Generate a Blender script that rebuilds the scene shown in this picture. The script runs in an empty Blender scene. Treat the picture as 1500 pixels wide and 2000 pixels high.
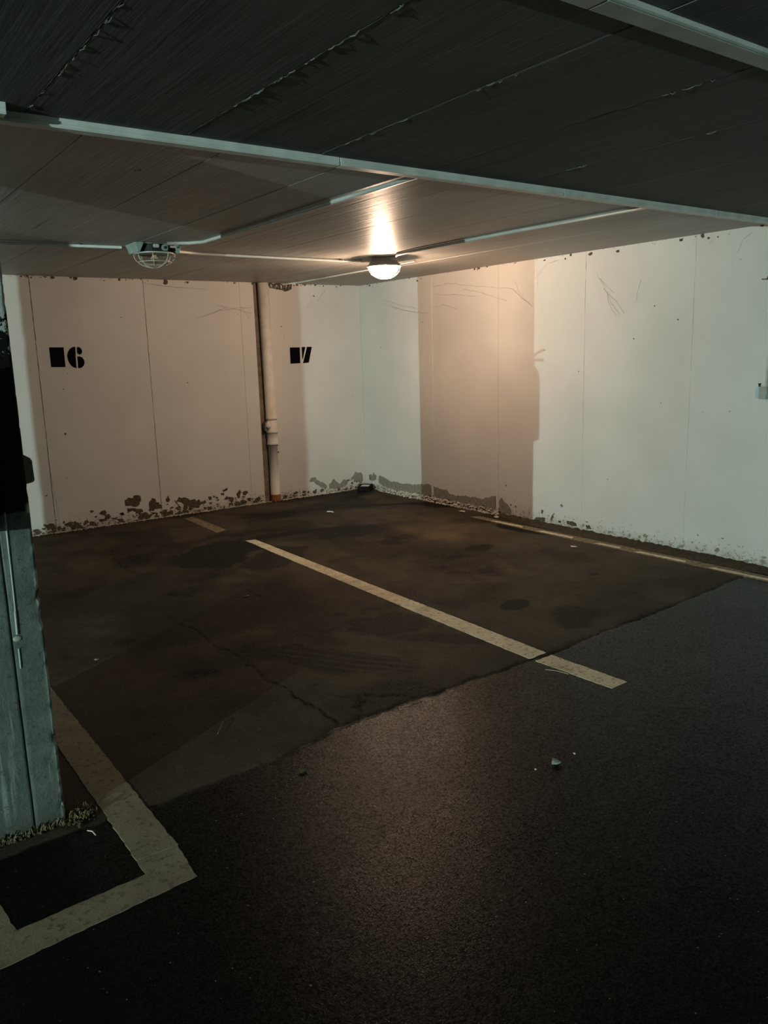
import bpy, bmesh, math, random
import numpy as np
from mathutils import Vector, Matrix
random.seed(7)
S = bpy.context.scene
COL = S.collection
H = 2.4
# ------------------------------------------------------------------ camera
F_PX, YAW, PITCH, ROLL = 1558.915, 0.6245, -0.19515, -0.02907
CAM = np.array([-5.50547, -8.00424, 1.60495])
def cam_axes():
    cy, sy, cp, sp = math.cos(YAW), math.sin(YAW), math.cos(PITCH), math.sin(PITCH)
    Fv = np.array([sy*cp, cy*cp, sp]); Rv = np.array([cy, -sy, 0.0]); Uv = np.cross(Rv, Fv)
    c, s = math.cos(ROLL), math.sin(ROLL)
    return Fv, c*Rv + s*Uv, -s*Rv + c*Uv
FW, RT, UP = cam_axes()
cd = bpy.data.cameras.new('camera'); cam = bpy.data.objects.new('camera', cd); COL.objects.link(cam)
cam.matrix_world = Matrix(((RT[0], UP[0], -FW[0], CAM[0]), (RT[1], UP[1], -FW[1], CAM[1]), (RT[2], UP[2], -FW[2], CAM[2]), (0, 0, 0, 1)))
cd.sensor_width = 36; cd.sensor_height = 36; cd.sensor_fit = 'AUTO'; cd.lens = F_PX*36/2000
cd.clip_start = 0.05; cd.clip_end = 100
S.camera = cam
# ------------------------------------------------------------------ world, light, exposure
w = bpy.data.worlds.new('world'); S.world = w; w.use_nodes = True
w.node_tree.nodes['Background'].inputs[0].default_value = (0, 0, 0, 1)
w.node_tree.nodes['Background'].inputs[1].default_value = 0.0
S.view_settings.view_transform = 'Standard'; S.view_settings.look = 'None'
S.view_settings.gamma = 1.0; S.view_settings.exposure = 0.0; S.view_settings.use_curve_mapping = False
COLD_POS = (-14.6, -9.94, 1.66); COLD_POWER = 3500.0; COLD_RGB = (0.74, 1.0, 0.94)
WARM_EMIT = 14.0; WARM_POWER = 150.0; WARM_RGB = (1.0, 0.68, 0.47)
ld = bpy.data.lights.new('cold_lamp_light', 'POINT'); ld.energy = COLD_POWER; ld.color = COLD_RGB; ld.shadow_soft_size = 0.022
lo = bpy.data.objects.new('cold_lamp_light', ld); lo.location = COLD_POS; COL.objects.link(lo)

def hit(u, v, ax, val):
    d = FW + (u-750)/F_PX*RT + (1000-v)/F_PX*UP
    t = (val-CAM[ax])/d[ax]; return CAM + t*d
def fl(u, v): p = hit(u, v, 2, 0.0); return (p[0], p[1])
def wb(u, v): p = hit(u, v, 1, 0.0); return (p[0], p[2])
def wr(u, v): p = hit(u, v, 0, 0.0); return (p[1], p[2])
def ce(u, v): p = hit(u, v, 2, H); return (p[0], p[1])

# ------------------------------------------------------------------ helpers
def obj(name, bm_or_me, mat=None, parent=None, smooth=False):
    if isinstance(bm_or_me, bmesh.types.BMesh):
        me = bpy.data.meshes.new(name); bm_or_me.normal_update(); bm_or_me.to_mesh(me); bm_or_me.free()
    else: me = bm_or_me
    if smooth:
        me.polygons.foreach_set('use_smooth', [True]*len(me.polygons))
    o = bpy.data.objects.new(name, me); COL.objects.link(o)
    if mat: me.materials.append(mat)
    if parent: o.parent = parent
    return o
def tag(o, label=None, cat=None, group=None, kind=None):
    if label: o['label'] = label
    if cat: o['category'] = cat
    if group: o['group'] = group
    if kind: o['kind'] = kind
    return o
def empty(name, loc=(0, 0, 0)):
    o = bpy.data.objects.new(name, None); o.location = loc; COL.objects.link(o); return o
def box(bm, a, b, bevel=0.0):
    r = bmesh.ops.create_cube(bm, size=1)
    for v in r['verts']:
        for i in range(3): v.co[i] = a[i] + (v.co[i]+0.5)*(b[i]-a[i])
    if bevel:
        es = list({e for v in r['verts'] for e in v.link_edges})
        bmesh.ops.bevel(bm, geom=es, offset=bevel, segments=2, affect='EDGES')
def boxm(a, b, bevel=0.0):
    bm = bmesh.new(); box(bm, a, b, bevel); return bm
def tube(bm, pts, r, n=8, cap=True):
    pts = [Vector(p) for p in pts]; rings = []
    rr = r if isinstance(r, (list, tuple)) else [r]*len(pts)
    for i, p in enumerate(pts):
        t = (pts[min(i+1, len(pts)-1)] - pts[max(i-1, 0)]).normalized()
        a = Vector((0, 0, 1)) if abs(t.z) < 0.9 else Vector((1, 0, 0))
        u = t.cross(a).normalized(); v = t.cross(u)
        rings.append([bm.verts.new(p + rr[i]*(math.cos(2*math.pi*k/n)*u + math.sin(2*math.pi*k/n)*v)) for k in range(n)])
    for a, b in zip(rings, rings[1:]):
        for k in range(n): bm.faces.new((a[k], a[(k+1) % n], b[(k+1) % n], b[k]))
    if cap:
        bm.faces.new(rings[0]); bm.faces.new(rings[-1][::-1])
def lathe(bm, prof, c, n=40, cap0=False, cap1=False):
    rings = [[bm.verts.new((c[0]+r*math.cos(2*math.pi*k/n), c[1]+r*math.sin(2*math.pi*k/n), z)) for k in range(n)] for r, z in prof]
    for a, b in zip(rings, rings[1:]):
        for k in range(n): bm.faces.new((a[k], b[k], b[(k+1) % n], a[(k+1) % n]))
    if cap0: bm.faces.new(rings[0])
    if cap1: bm.faces.new(rings[-1][::-1])
def prism(bm, pts3, off):
    """flat outline (3-D points) given the thickness vector off"""
    off = Vector(off); a = [bm.verts.new(Vector(p)+off) for p in pts3]; b = [bm.verts.new(p) for p in pts3]
    try: bm.faces.new(a)
    except ValueError: return
    n = len(a)
    for i in range(n): bm.faces.new((a[i], b[i], b[(i+1) % n], a[(i+1) % n]))
def jag(pts, amp, step, rnd):
    out = []
    n = len(pts)
    for i in range(n):
        a, b = pts[i], pts[(i+1) % n]; L = math.hypot(b[0]-a[0], b[1]-a[1]); k = max(1, int(L/step))
        for j in range(k):
            t = j/k; x, y = a[0]+(b[0]-a[0])*t, a[1]+(b[1]-a[1])*t
            if L > 0: q = rnd.uniform(-amp, amp); x += -(b[1]-a[1])/L*q; y += (b[0]-a[0])/L*q
            out.append((x, y))
    return out
# value noise
def vnoise(x, y, seed=0):
    xi = np.floor(x).astype(np.int64); yi = np.floor(y).astype(np.int64); fx = x-xi; fy = y-yi
    fx = fx*fx*(3-2*fx); fy = fy*fy*(3-2*fy)
    def h(a, b):
        n = (a*374761393 + b*668265263 + seed*974634777) & 0xffffffff
        n = ((n ^ (n >> 13))*1274126177) & 0xffffffff
        return ((n ^ (n >> 16)) & 0xffffff)/float(0xffffff)
    return (h(xi, yi)*(1-fx)+h(xi+1, yi)*fx)*(1-fy)+(h(xi, yi+1)*(1-fx)+h(xi+1, yi+1)*fx)*fy
def fbm(x, y, o=4, seed=0):
    s = 0; a = 0.5
    for i in range(o): s = s + a*vnoise(x*2**i, y*2**i, seed+i); a *= 0.5
    return s/(1-0.5**o)
# ------------------------------------------------------------------ material kit
class M:
    def __init__(s, name):
        s.m = bpy.data.materials.new(name); s.m.use_nodes = True; s.nt = s.m.node_tree; s.b = s.nt.nodes['Principled BSDF']
        s.tc = s.nt.nodes.new('ShaderNodeNewGeometry')
    def n(s, t, **kw):
        q = s.nt.nodes.new(t)
        for k, v in kw.items(): setattr(q, k, v)
        return q
    def l(s, a, b): s.nt.links.new(a, b)
    def pos(s, sc=(1, 1, 1)):
        q = s.n('ShaderNodeVectorMath', operation='MULTIPLY'); s.l(s.tc.outputs['Position'], q.inputs[0]); q.inputs[1].default_value = sc; return q.outputs[0]
    def noise(s, scale, detail=4, rough=0.55, sc=(1, 1, 1)):
        q = s.n('ShaderNodeTexNoise'); s.l(s.pos(sc), q.inputs['Vector']); q.inputs['Scale'].default_value = scale
        q.inputs['Detail'].default_value = detail; q.inputs['Roughness'].default_value = rough; return q.outputs['Fac']
    def ramp(s, v, a, b, lo=0.0, hi=1.0):
        q = s.n('ShaderNodeMapRange'); q.clamp = True; s.l(v, q.inputs[0])
        for i, x in enumerate((a, b, lo, hi)): q.inputs[1+i].default_value = x
        return q.outputs[0]
    def math(s, op, a, b=None):
        q = s.n('ShaderNodeMath', operation=op)
        for i, x in enumerate((a, b)):
            if x is None: continue
            if isinstance(x, (int, float)): q.inputs[i].default_value = x
            else: s.l(x, q.inputs[i])
        return q.outputs[0]
    def mix(s, f, a, b):
        q = s.n('ShaderNodeMix', data_type='RGBA')
        if isinstance(f, (int, float)): q.inputs[0].default_value = f
        else: s.l(f, q.inputs[0])
        for i, x in ((6, a), (7, b)):
            if isinstance(x, tuple): q.inputs[i].default_value = (*x, 1)
            else: s.l(x, q.inputs[i])
        return q.outputs[2]
    def z(s):
        q = s.n('ShaderNodeSeparateXYZ'); s.l(s.tc.outputs['Position'], q.inputs[0]); return q.outputs
    def attr(s, name):
        q = s.n('ShaderNodeAttribute'); q.attribute_name = name
        r = s.n('ShaderNodeSeparateColor'); s.l(q.outputs['Color'], r.inputs[0]); return r.outputs
    def col(s, c):
        if isinstance(c, tuple): s.b.inputs['Base Color'].default_value = (*c, 1)
        else: s.l(c, s.b.inputs['Base Color'])
    def rough(s, r, spec=0.5):
        if isinstance(r, (int, float)): s.b.inputs['Roughness'].default_value = r
        else: s.l(r, s.b.inputs['Roughness'])
        s.b.inputs['Specular IOR Level'].default_value = spec
    def bump(s, h, strength=0.3, dist=0.01):
        q = s.n('ShaderNodeBump'); q.inputs['Strength'].default_value = strength; q.inputs['Distance'].default_value = dist
        s.l(h, q.inputs['Height']); s.l(q.outputs[0], s.b.inputs['Normal'])

def wall_paint():
    m = M('white_wall_paint'); z = m.z()[2]
    big = m.noise(1.3, 3); c = m.mix(m.ramp(big, .35, .65), (.55, .545, .52), (.61, .605, .58))
    st = m.noise(3.0, 4, .6, (6, 6, .5)); c = m.mix(m.ramp(st, .5, .8, 0, .13), c, (.56, .54, .50))
    fleck = m.noise(11, 5, .7); c = m.mix(m.ramp(fleck, .70, .74, 0, .55), c, (.34, .31, .27))
    # worn foot: crumbled paint and grey plaster below about 25 cm
    foot = m.ramp(z, .0, .24, 1, 0)
    wn = m.noise(26, 6, .75, (1, 1, 1.3)); t = m.math('ADD', wn, m.math('MULTIPLY', foot, m.ramp(m.noise(2.1, 3), .3, .7, .15, .26)))
    c = m.mix(m.ramp(t, .70, .73, 0, .85), c, (.22, .18, .13))
    dirt = m.math('MULTIPLY', m.ramp(z, 0, .10, 1, 0), m.ramp(m.noise(9, 4), .3, .6)); c = m.mix(m.math('MULTIPLY', dirt, .45), c, (.20, .16, .11))
    # grime under the ceiling
    tg = m.math('MULTIPLY', m.ramp(z, 2.34, 2.40, 0, 1), m.ramp(m.noise(2.6, 3), .4, .65, .04, .24)); g = m.math('ADD', m.noise(30, 6, .75), tg); c = m.mix(m.ramp(g, .70, .76, 0, .65), c, (.16, .12, .09))
    m.col(c); m.rough(.55, .35)
    h = m.math('ADD', m.noise(5, 4, .5, (2, 2, .7)), m.math('MULTIPLY', m.noise(60, 4), .35)); m.bump(h, .22, .006)
    return m.m
def plain(name, c, r=.6, spec=.4, var=.0, scale=20, bump=0, metal=0, c2=None):
    m = M(name)
    if var or c2:
        c2 = c2 or tuple(x*(1-var) for x in c); m.col(m.mix(m.ramp(m.noise(scale, 5, .65), .38, .62), c, c2))
    else: m.col(c)
    m.rough(r, spec); m.b.inputs['Metallic'].default_value = metal
    if bump: m.bump(m.noise(scale*2, 4), bump, .005)
    return m.m
def ceiling_mat(name, a, b, gloss, dark, spec=.5, bs=.35):
    m = M(name)
    g = m.noise(9, 5, .65, (3.2, .16, 1)); g2 = m.noise(30, 4, .6, (3.0, .12, 1))
    c = m.mix(m.ramp(g, .35, .65), a, b)
    bl = m.noise(1.1, 4, .6); c = m.mix(m.ramp(bl, .45, .75, 0, .35), c, dark)
    line = m.noise(13, 3, .5, (1.5, .05, 1)); c = m.mix(m.ramp(line, .69, .71, 0, .7), c, dark)
    sp = m.noise(6.5, 4, .6, (1.6, .5, 1)); c = m.mix(m.ramp(sp, .745, .76, 0, .75), c, tuple(x*.4 for x in dark))
    m.col(c); m.rough(gloss, spec)
    h = m.math('ADD', g, m.math('MULTIPLY', g2, .5)); m.bump(h, bs, .006)
    return m.m
def asphalt():
    m = M('worn_asphalt'); a = m.attr('wear')      # r: stain, g: dust / bay surface, b: crack
    g1 = m.noise(170, 3, .7); g2 = m.noise(1.6, 5, .6)
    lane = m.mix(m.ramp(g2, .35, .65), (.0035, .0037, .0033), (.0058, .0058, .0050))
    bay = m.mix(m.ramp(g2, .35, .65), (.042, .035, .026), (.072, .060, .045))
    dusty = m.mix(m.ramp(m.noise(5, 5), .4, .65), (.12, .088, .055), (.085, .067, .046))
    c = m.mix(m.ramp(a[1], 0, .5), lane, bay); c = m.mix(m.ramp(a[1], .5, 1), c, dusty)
    c = m.mix(m.ramp(a[0], .05, .75, 0, .93), c, (.006, .0065, .0055))
    grain = m.ramp(g1, .3, .7, .55, 1.45); q = m.n('ShaderNodeVectorMath', operation='SCALE'); m.l(c, q.inputs[0]); m.l(grain, q.inputs['Scale']); c = q.outputs[0]
    v = m.n('ShaderNodeTexVoronoi'); m.l(m.pos(), v.inputs['Vector']); v.inputs['Scale'].default_value = 42
    speck = m.math('MULTIPLY', m.ramp(v.outputs['Distance'], .085, .11, 1, 0), m.ramp(m.noise(23, 3, .6), .56, .60))
    c = m.mix(m.math('MULTIPLY', speck, .55), c, (.45, .44, .38))
    c = m.mix(a[2], c, (.006, .005, .004))
    m.col(c)
    r = m.ramp(a[1], 0, .5, .27, .68); r = m.math('SUBTRACT', r, m.ramp(a[0], .2, 1, 0, .12)); r = m.math('ADD', r, m.ramp(g1, .3, .7, -.05, .12))
    m.rough(r, .5); m.l(m.math('MULTIPLY', m.ramp(a[1], 0, .5, .072, .065), m.ramp(m.noise(95, 5, .8), .40, .60, .22, 1.75)), m.b.inputs['Specular IOR Level'])
    m.bump(m.math('ADD', g1, m.math('MULTIPLY', m.noise(60, 3), .7)), .40, .0030)
    return m.m
def line_paint(name='yellowed_line_paint', k=1.6):
    m = M(name); K = lambda c: tuple(v*k for v in c)
    c = m.mix(m.ramp(m.noise(7, 5, .6), .35, .65), K((.46, .41, .29)), K((.35, .31, .21)))
    sp = m.noise(38, 5, .7); c = m.mix(m.ramp(sp, .545, .62, 0, .7), c, (.07, .058, .038))
    big = m.noise(2.7, 4, .65); c = m.mix(m.ramp(big, .56, .70, 0, .5), c, (.16, .12, .075))
    m.col(c); m.rough(.6, .35); m.bump(sp, .5, .004); return m.m
def faded_paint():
    m = M('faded_line_paint'); sp = m.noise(30, 5, .7)
    c = m.mix(m.ramp(sp, .42, .62), (.24, .185, .115), (.075, .055, .035)); m.col(c); m.rough(.7, .3); m.bump(sp, .5, .004); return m.m
def pillar_mat():
    m = M('pillar_paint'); z = m.z()[2]; x = m.z()[0]
    n = m.noise(5, 5, .65); c = m.mix(m.ramp(n, .35, .65), (.125, .150, .132), (.07, .09, .078))
    s = m.noise(16, 4, .6, (2.5, 2.5, .12)); c = m.mix(m.ramp(s, .60, .75, 0, .6), c, (.34, .40, .37))
    fl_ = m.noise(55, 4, .7); c = m.mix(m.ramp(fl_, .60, .66, 0, .75), c, (.045, .055, .045))
    foot = m.ramp(z, 0, .16, .75, 0); c = m.mix(foot, c, (.055, .055, .042))
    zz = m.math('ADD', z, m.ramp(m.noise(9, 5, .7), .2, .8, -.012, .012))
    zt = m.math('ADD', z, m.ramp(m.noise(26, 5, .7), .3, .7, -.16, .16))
    blk = m.math('MULTIPLY', m.ramp(zz, 1.128, 1.134), m.ramp(zt, 1.70, 1.72, 1, 0))  # black band from chest height up, ragged along its top
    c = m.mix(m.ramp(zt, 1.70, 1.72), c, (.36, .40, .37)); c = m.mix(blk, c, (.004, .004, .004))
    a = m.attr('wear'); c = m.mix(a[0], c, (.50, .58, .54)); c = m.mix(a[1], c, (.02, .02, .017))
    m.col(c); m.rough(.8, .15); m.bump(m.math('ADD', fl_, n), .5, .006); return m.m
WALL = wall_paint(); LINE = line_paint(); DIMLINE = line_paint('dimmed_line_paint', .55); FADED = faded_paint(); ASPH = asphalt(); PILLAR = pillar_mat()  # one line paint in two tones: lamplit bright, and dimmed for weaker light
CEIL_BAY = ceiling_mat('painted_board_marked_ceiling', (.41, .395, .365), (.33, .315, .29), .46, (.19, .17, .145), .13, .42)
CEIL_LANE = ceiling_mat('bare_board_marked_concrete', (.115, .115, .10), (.085, .085, .075), .8, (.04, .04, .034), .15, .26)
PLASTER = plain('bare_grey_plaster', (.27, .25, .205), .85, .2, .3, 30, .5)
DARKPLASTER = plain('stained_dark_plaster', (.115, .09, .06), .9, .2, .5, 45, .5)
CONC = plain('raw_concrete', (.10, .085, .07), .9, .2, .35, 12, .5)
BLACK = plain('black_stencil_paint', (.003, .003, .003), .95, .05)
METALP = plain('pale_painted_conduit', (.62, .64, .60), .45, .5, .12, 15)
TRUNK = plain('pale_trunking_plastic', (.60, .64, .60), .42, .5, .2, 9)
TRUNK2 = plain('dull_grey_trunking', (.36, .38, .34), .5, .4, .25, 9)
PIPE = plain('cream_painted_drain_pipe', (.70, .66, .60), .5, .4, .15, 9, .1)
RUST = plain('rusty_brown_pipe_foot', (.33, .13, .05), .8, .3, .4, 30, .4)
BPLAST = plain('black_plastic', (.008, .008, .008), .35, .5)
BMATT = plain('matt_black_plastic', (.006, .006, .006), .8, .15)
WHITEP = plain('white_plastic', (.75, .75, .72), .45, .5, .08, 20)
JBOX = plain('pale_blue_grey_plastic', (.42, .52, .56), .4, .5)
LAMPM = plain('greenish_cast_lamp_base', (.36, .44, .40), .45, .5, .35, 25, .2)
DARKM = plain('dark_lamp_interior', (.015, .02, .022), .4, .5)
CAGE = plain('pale_wire_guard', (.55, .56, .50), .35, .6)
GREEN = plain('dark_olive_cast_box', (.23, .23, .165), .6, .4, .3, 30)
REDM = plain('red_cylinder_paint', (.45, .02, .015), .35, .5)
DIRT = plain('damp_black_dirt', (.062, .050, .032), .95, .2, .5, 40, .8)
STRAW = plain('dry_straw', (.24, .21, .11), .8, .3, .4, 60)
MOSS = plain('mossy_dirt', (.085, .08, .035), .95, .2, .5, 90, .8)
CRUMB = plain('white_paint_crumbs', (.62, .58, .50), .8, .3, .3, 60)
PAPER = plain('crumpled_paper', (.6, .6, .56), .8, .3, .15, 40)
PAPER2 = plain('dirty_grey_paper', (.28, .28, .26), .85, .3, .4, 60)
WEB = plain('dusty_cobweb_thread', (.27, .23, .19), .95, .1)
BACKGREY = plain('dim_grey_wall_paint', (.20, .20, .18), .7, .3, .2, 2)
def glass():
    m = M('clear_lamp_glass'); b = m.b
    b.inputs['Base Color'].default_value = (.93, .97, .95, 1); b.inputs['Roughness'].default_value = .06
    b.inputs['Transmission Weight'].default_value = 1.0; b.inputs['IOR'].default_value = 1.15; return m.m
GLASS = glass()
def emit(name, c, s):
    m = bpy.data.materials.new(name); m.use_nodes = True; b = m.node_tree.nodes['Principled BSDF']
    b.inputs['Base Color'].default_value = (.8, .8, .8, 1); b.inputs['Emission Color'].default_value = (*c, 1); b.inputs['Emission Strength'].default_value = s; return m
def lit_glass():
    m = bpy.data.materials.new('lit_lamp_glass'); m.use_nodes = True; nt = m.node_tree; nt.nodes.remove(nt.nodes['Principled BSDF'])
    e = nt.nodes.new('ShaderNodeEmission'); e.inputs[0].default_value = (1.0, .78, .55, 1); e.inputs[1].default_value = WARM_EMIT
    t = nt.nodes.new('ShaderNodeBsdfTransparent'); mx = nt.nodes.new('ShaderNodeMixShader'); mx.inputs[0].default_value = .35
    nt.links.new(t.outputs[0], mx.inputs[1]); nt.links.new(e.outputs[0], mx.inputs[2]); nt.links.new(mx.outputs[0], nt.nodes['Material Output'].inputs['Surface']); return m
GLOW = lit_glass(); BULB = emit('glowing_bulb', WARM_RGB, 60.0)

# ------------------------------------------------------------------ floor
X0, X1, Y0, Y1 = -6.3, 0.0, -7.9, 0.0
def joint_y(x): return np.interp(x, [-6.3, -4.6, -4.07, -3.77, -2.474, -.386, 0], [-5.30, -5.30, -5.28, -5.20, -5.21, -5.09, -5.07])
def seg_mask(X, Y, pts, wd, seed=1, amp=.018):
    Xw = X + amp*(fbm(X*14, Y*14, 3, seed)-.5)*2; Yw = Y + amp*(fbm(X*14, Y*14, 3, seed+9)-.5)*2
    d = np.full(X.shape, 9.0)
    for (ax, ay), (bx, by) in zip(pts, pts[1:]):
        vx, vy = bx-ax, by-ay; t = np.clip(((Xw-ax)*vx+(Yw-ay)*vy)/(vx*vx+vy*vy+1e-9), 0, 1)
        d = np.minimum(d, np.hypot(Xw-ax-t*vx, Yw-ay-t*vy))
    return d
def blob(X, Y, c, rx, ry, ang=0, seed=3, edge=.35, nz=.5):
    ca, sa = math.cos(ang), math.sin(ang); dx, dy = X-c[0], Y-c[1]
    u = (dx*ca+dy*sa)/rx; v = (-dx*sa+dy*ca)/ry; r = np.hypot(u, v) + nz*(fbm(X*5, Y*5, 4, seed)-.5)*2
    return np.clip((1-r)/edge+.5, 0, 1)
def floor_grid():
    st = 0.0125; nx = int((X1-X0)/st)+1; ny = int((Y1-Y0)/st)+1
    xs = np.linspace(X0, X1, nx); ys = np.linspace(Y0, Y1, ny); X, Y = np.meshgrid(xs, ys)
    jy = joint_y(X) + .016*(fbm(X*5, X*0+3, 5, 5)-.5)*2 + .010*(fbm(X*26, X*0+9, 3, 6)-.5)*2
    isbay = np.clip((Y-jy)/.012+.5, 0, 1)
    stain = .5*np.clip((fbm(X*1.3, Y*1.3, 5, 21)-.50)*6, 0, 1) + .3*np.clip((fbm(X*4+7, Y*4, 4, 31)-.55)*6, 0, 1)
    P = lambda u, v: fl(u, v)
    def add(pts_c, rx, ry, ang, s, seed, edge=.35, nz=.5):
        nonlocal stain; stain = np.maximum(stain, s*blob(X, Y, P(*pts_c), rx, ry, ang, seed, edge, nz))
    add((420, 1082), .50, .34, .75, .85, 41, .12, .45)
    add((530, 1090), .36, .24, .6, .60, 42, .25, .6)
    add((560, 1042), .42, .10, -.1, .75, 43, .2, .7)
    add((650, 1040), .35, .05, .1, .6, 44, .3, .8)
    add((760, 985), .55, .06, -.5, .7, 45, .3, .9); add((850, 985), .30, .10, -1.2, .85, 46, .3, .8); add((900, 1000), .12, .5, .1, .35, 57, .6, .6)
    add((930, 1070), .16, .12, .3, .7, 47, .3, .5); add((1005, 1180), .13, .09, .2, .8, 48, .3, .3); add((1130, 1200), .2, .16, .2, .5, 49, .5, .7)
    add((760, 1215), .36, .17, -.9, .72, 50, .35, .8); add((650, 1285), .5, .14, -1.0, .7, 51, .4, .8); add((1010, 1030), .10, .3, .0, .75, 52, .3, .6)
    add((870, 1245), .3, .10, -.8, .5, 58, .4, .8); add((1160, 1120), .05, .04, 0, .7, 59, .3, .4); add((150, 1180), .5, .4, 0, .35, 60, .6, .6)
    add((320, 1130), .8, .35, .5, .4, 61, .6, .7); add((740, 1375), .30, .16, .1, .4, 62, .6, .9)
    # tyre scrub streaks by the middle line
    sc = blob(X, Y, P(670, 1290), .42, .16, -1.0, 53, .6, .3); u = (X*math.sin(-1.0)-Y*math.cos(-1.0))
    streak = np.clip((np.sin(u*95+3*fbm(X*3, Y*3, 2, 8))-.35)*1.4, 0, 1)
    stain = stain*(1-.75*sc*streak)
    dust = .5*isbay
    for c, rx, ry, a, s in (((840, 1040), .62, .30, -.4, .8), ((930, 1122), .26, .18, 0, .65), ((760, 1060), .5, .3, 0, .45), ((740, 1290), .30, .25, 0, .35), ((790, 1400), .5, .2, 0, .0), ((620, 1240), .4, .3, 0, .3), ((430, 1145), .4, .2, .3, .25)):
        dust = dust + .5*s*isbay*blob(X, Y, P(*c), rx, ry, a, 70, .9, .7)
    dust = dust*(1-.0*X)
    # cracks
    crack = np.zeros_like(X); depth = np.zeros_like(X)
    jd = np.abs(Y-jy); wj = np.interp(X, [-6.3, -4.3, -3.9, -3.2, -2.2, -.3, 0], [.0, .002, .006, .009, .005, .003, .002])
    k = np.clip((wj-jd)/.010+.4, 0, 1)*(wj > .0015)*(.55+.45*(fbm(X*11, Y*11, 3, 78) > .4)); crack = np.maximum(crack, k); depth = np.maximum(depth, k*.012)
    stain = np.maximum(stain, np.clip(1-jd/.07, 0, 1)*.55*(fbm(X*7, Y*7, 3, 77) > .42)*(X > -4.2))
    def cr(pix, wd, s, seed, amp=.016):
        nonlocal crack, depth, stain
        d = seg_mask(X, Y, [P(*q) for q in pix], wd, seed, amp); k = s*np.clip((wd-d)/.010+.4, 0, 1)
        crack = np.maximum(crack, k); depth = np.maximum(depth, k*.008)
    c1 = [(349, 1218), (391, 1234), (405, 1251), (433, 1265), (454, 1272), (461, 1283), (480, 1290), (492, 1302), (517, 1325), (545, 1337), (573, 1353), (601, 1377), (629, 1384), (641, 1395), (660, 1416)]
    cr(c1, .0045, .95, 81, .03); cr(c1[10:], .008, .95, 84, .03)
    cr([(349, 1218), (320, 1195), (290, 1175), (288, 1150)], .002, .55, 82)
    cr([(660, 1419), (697, 1403), (687, 1381), (713, 1360), (756, 1352), (793, 1355), (820, 1365), (799, 1379), (760, 1388)], .009, .9, 83, .07)
    cr([(640, 1358), (672, 1362), (700, 1372)], .006, .6, 85, .03); cr([(215, 1075), (245, 1112), (290, 1122)], .006, .7, 86, .04)
    cr([(480, 1150), (505, 1165), (520, 1172)], .006, .7, 87, .03); cr([(840, 1215), (900, 1240), (880, 1275)], .004, .5, 88, .06)
    cr([(720, 1420), (760, 1480), (850, 1500)], .001, .25, 89, .1); cr([(650, 1060), (700, 1075)], .003, .4, 90, .05)
    z = .0018*(fbm(X*1.1, Y*1.1, 3, 2)-.5) + .0012*(fbm(X*9, Y*9, 3, 12)-.5) - depth
    z = np.where(isbay < .5, z-.002, z) - .004
    me = bpy.data.meshes.new('floor'); nv = nx*ny
    me.vertices.add(nv); me.vertices.foreach_set('co', np.stack([X, Y, z], -1).astype(np.float32).ravel())
    i = np.arange(nv).reshape(ny, nx); q = np.stack([i[:-1, :-1], i[:-1, 1:], i[1:, 1:], i[1:, :-1]], -1).reshape(-1, 4)
    me.loops.add(q.size); me.loops.foreach_set('vertex_index', q.ravel().astype(np.int32))
    me.polygons.add(len(q)); me.polygons.foreach_set('loop_start', np.arange(0, q.size, 4, dtype=np.int32))
    me.update(); me.polygons.foreach_set('use_smooth', np.ones(len(q), dtype=bool))
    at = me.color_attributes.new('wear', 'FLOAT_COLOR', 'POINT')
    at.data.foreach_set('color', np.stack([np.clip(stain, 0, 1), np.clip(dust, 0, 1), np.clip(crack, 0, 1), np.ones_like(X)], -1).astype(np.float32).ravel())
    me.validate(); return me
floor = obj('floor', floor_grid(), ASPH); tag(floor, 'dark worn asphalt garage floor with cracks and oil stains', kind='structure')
bm = bmesh.new()
for a, b in (((-14.9, -13.3, -.1), (X0, .2, -.004)), ((X0, -13.3, -.1), (.2, Y0, -.004)), ((X0, Y0, -.1), (X1, Y1, -.03))): box(bm, a, b)
obj('subfloor', bm, ASPH, floor)
rn = random.Random(5)
def stripe(name, poly, mat, label=None, amp=.006, parent=floor, z=.0, th=.0008):
    bm = bmesh.new(); pts = jag(poly, amp*.45, .022, rn); zt = (-.0022 if sum(q[1] for q in poly)/len(poly) > -5.3 else -.0042)+z; prism(bm, [(x, y, zt-.006) for x, y in pts], (0, 0, .006)); bmesh.ops.triangulate(bm, faces=bm.faces[:])
    o = obj(name, bm, mat, parent)
    if label: o['label'] = label
    return o
jx = lambda x: float(joint_y(np.array([x]))[0])
stripe('parking_line', [(-2.530, -5.712), (-2.411, -5.709), (-2.425, jx(-2.47)-.022), (-2.555, jx(-2.5)-.022)], LINE, 'near piece of the middle bay line, beyond the floor joint')
stripe('parking_line', [(-2.560, jx(-2.5)+.018), (-2.425, jx(-2.47)+.018), (-2.40, -4.2), (-2.375, -3.0), (-2.345, -1.62), (-2.43, -1.60), (-2.49, -3.0), (-2.53, -4.2)], LINE, 'long pale yellow line between bays 6 and 7', .005)
stripe('parking_line', [fl(360, 1012), fl(378, 1009), fl(441, 1034), fl(424, 1040)], FADED, 'faded stub of the middle line at the back wall', .008)
stripe('parking_line', [(-4.815, -5.60), (-4.675, -5.60), (-4.665, -.25), (-4.79, -.25)], DIMLINE, 'yellowed line running back past the pillar', .006)
stripe('parking_line', [(-5.34, -5.842), (-4.69, -5.797), (-4.675, -5.60), (-4.815, -5.60), (-4.814, -5.685), (-5.205, -5.704), (-5.225, -5.50), (-5.34, -5.50)], DIMLINE, 'painted corner in front of the pillar', .005)
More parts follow.
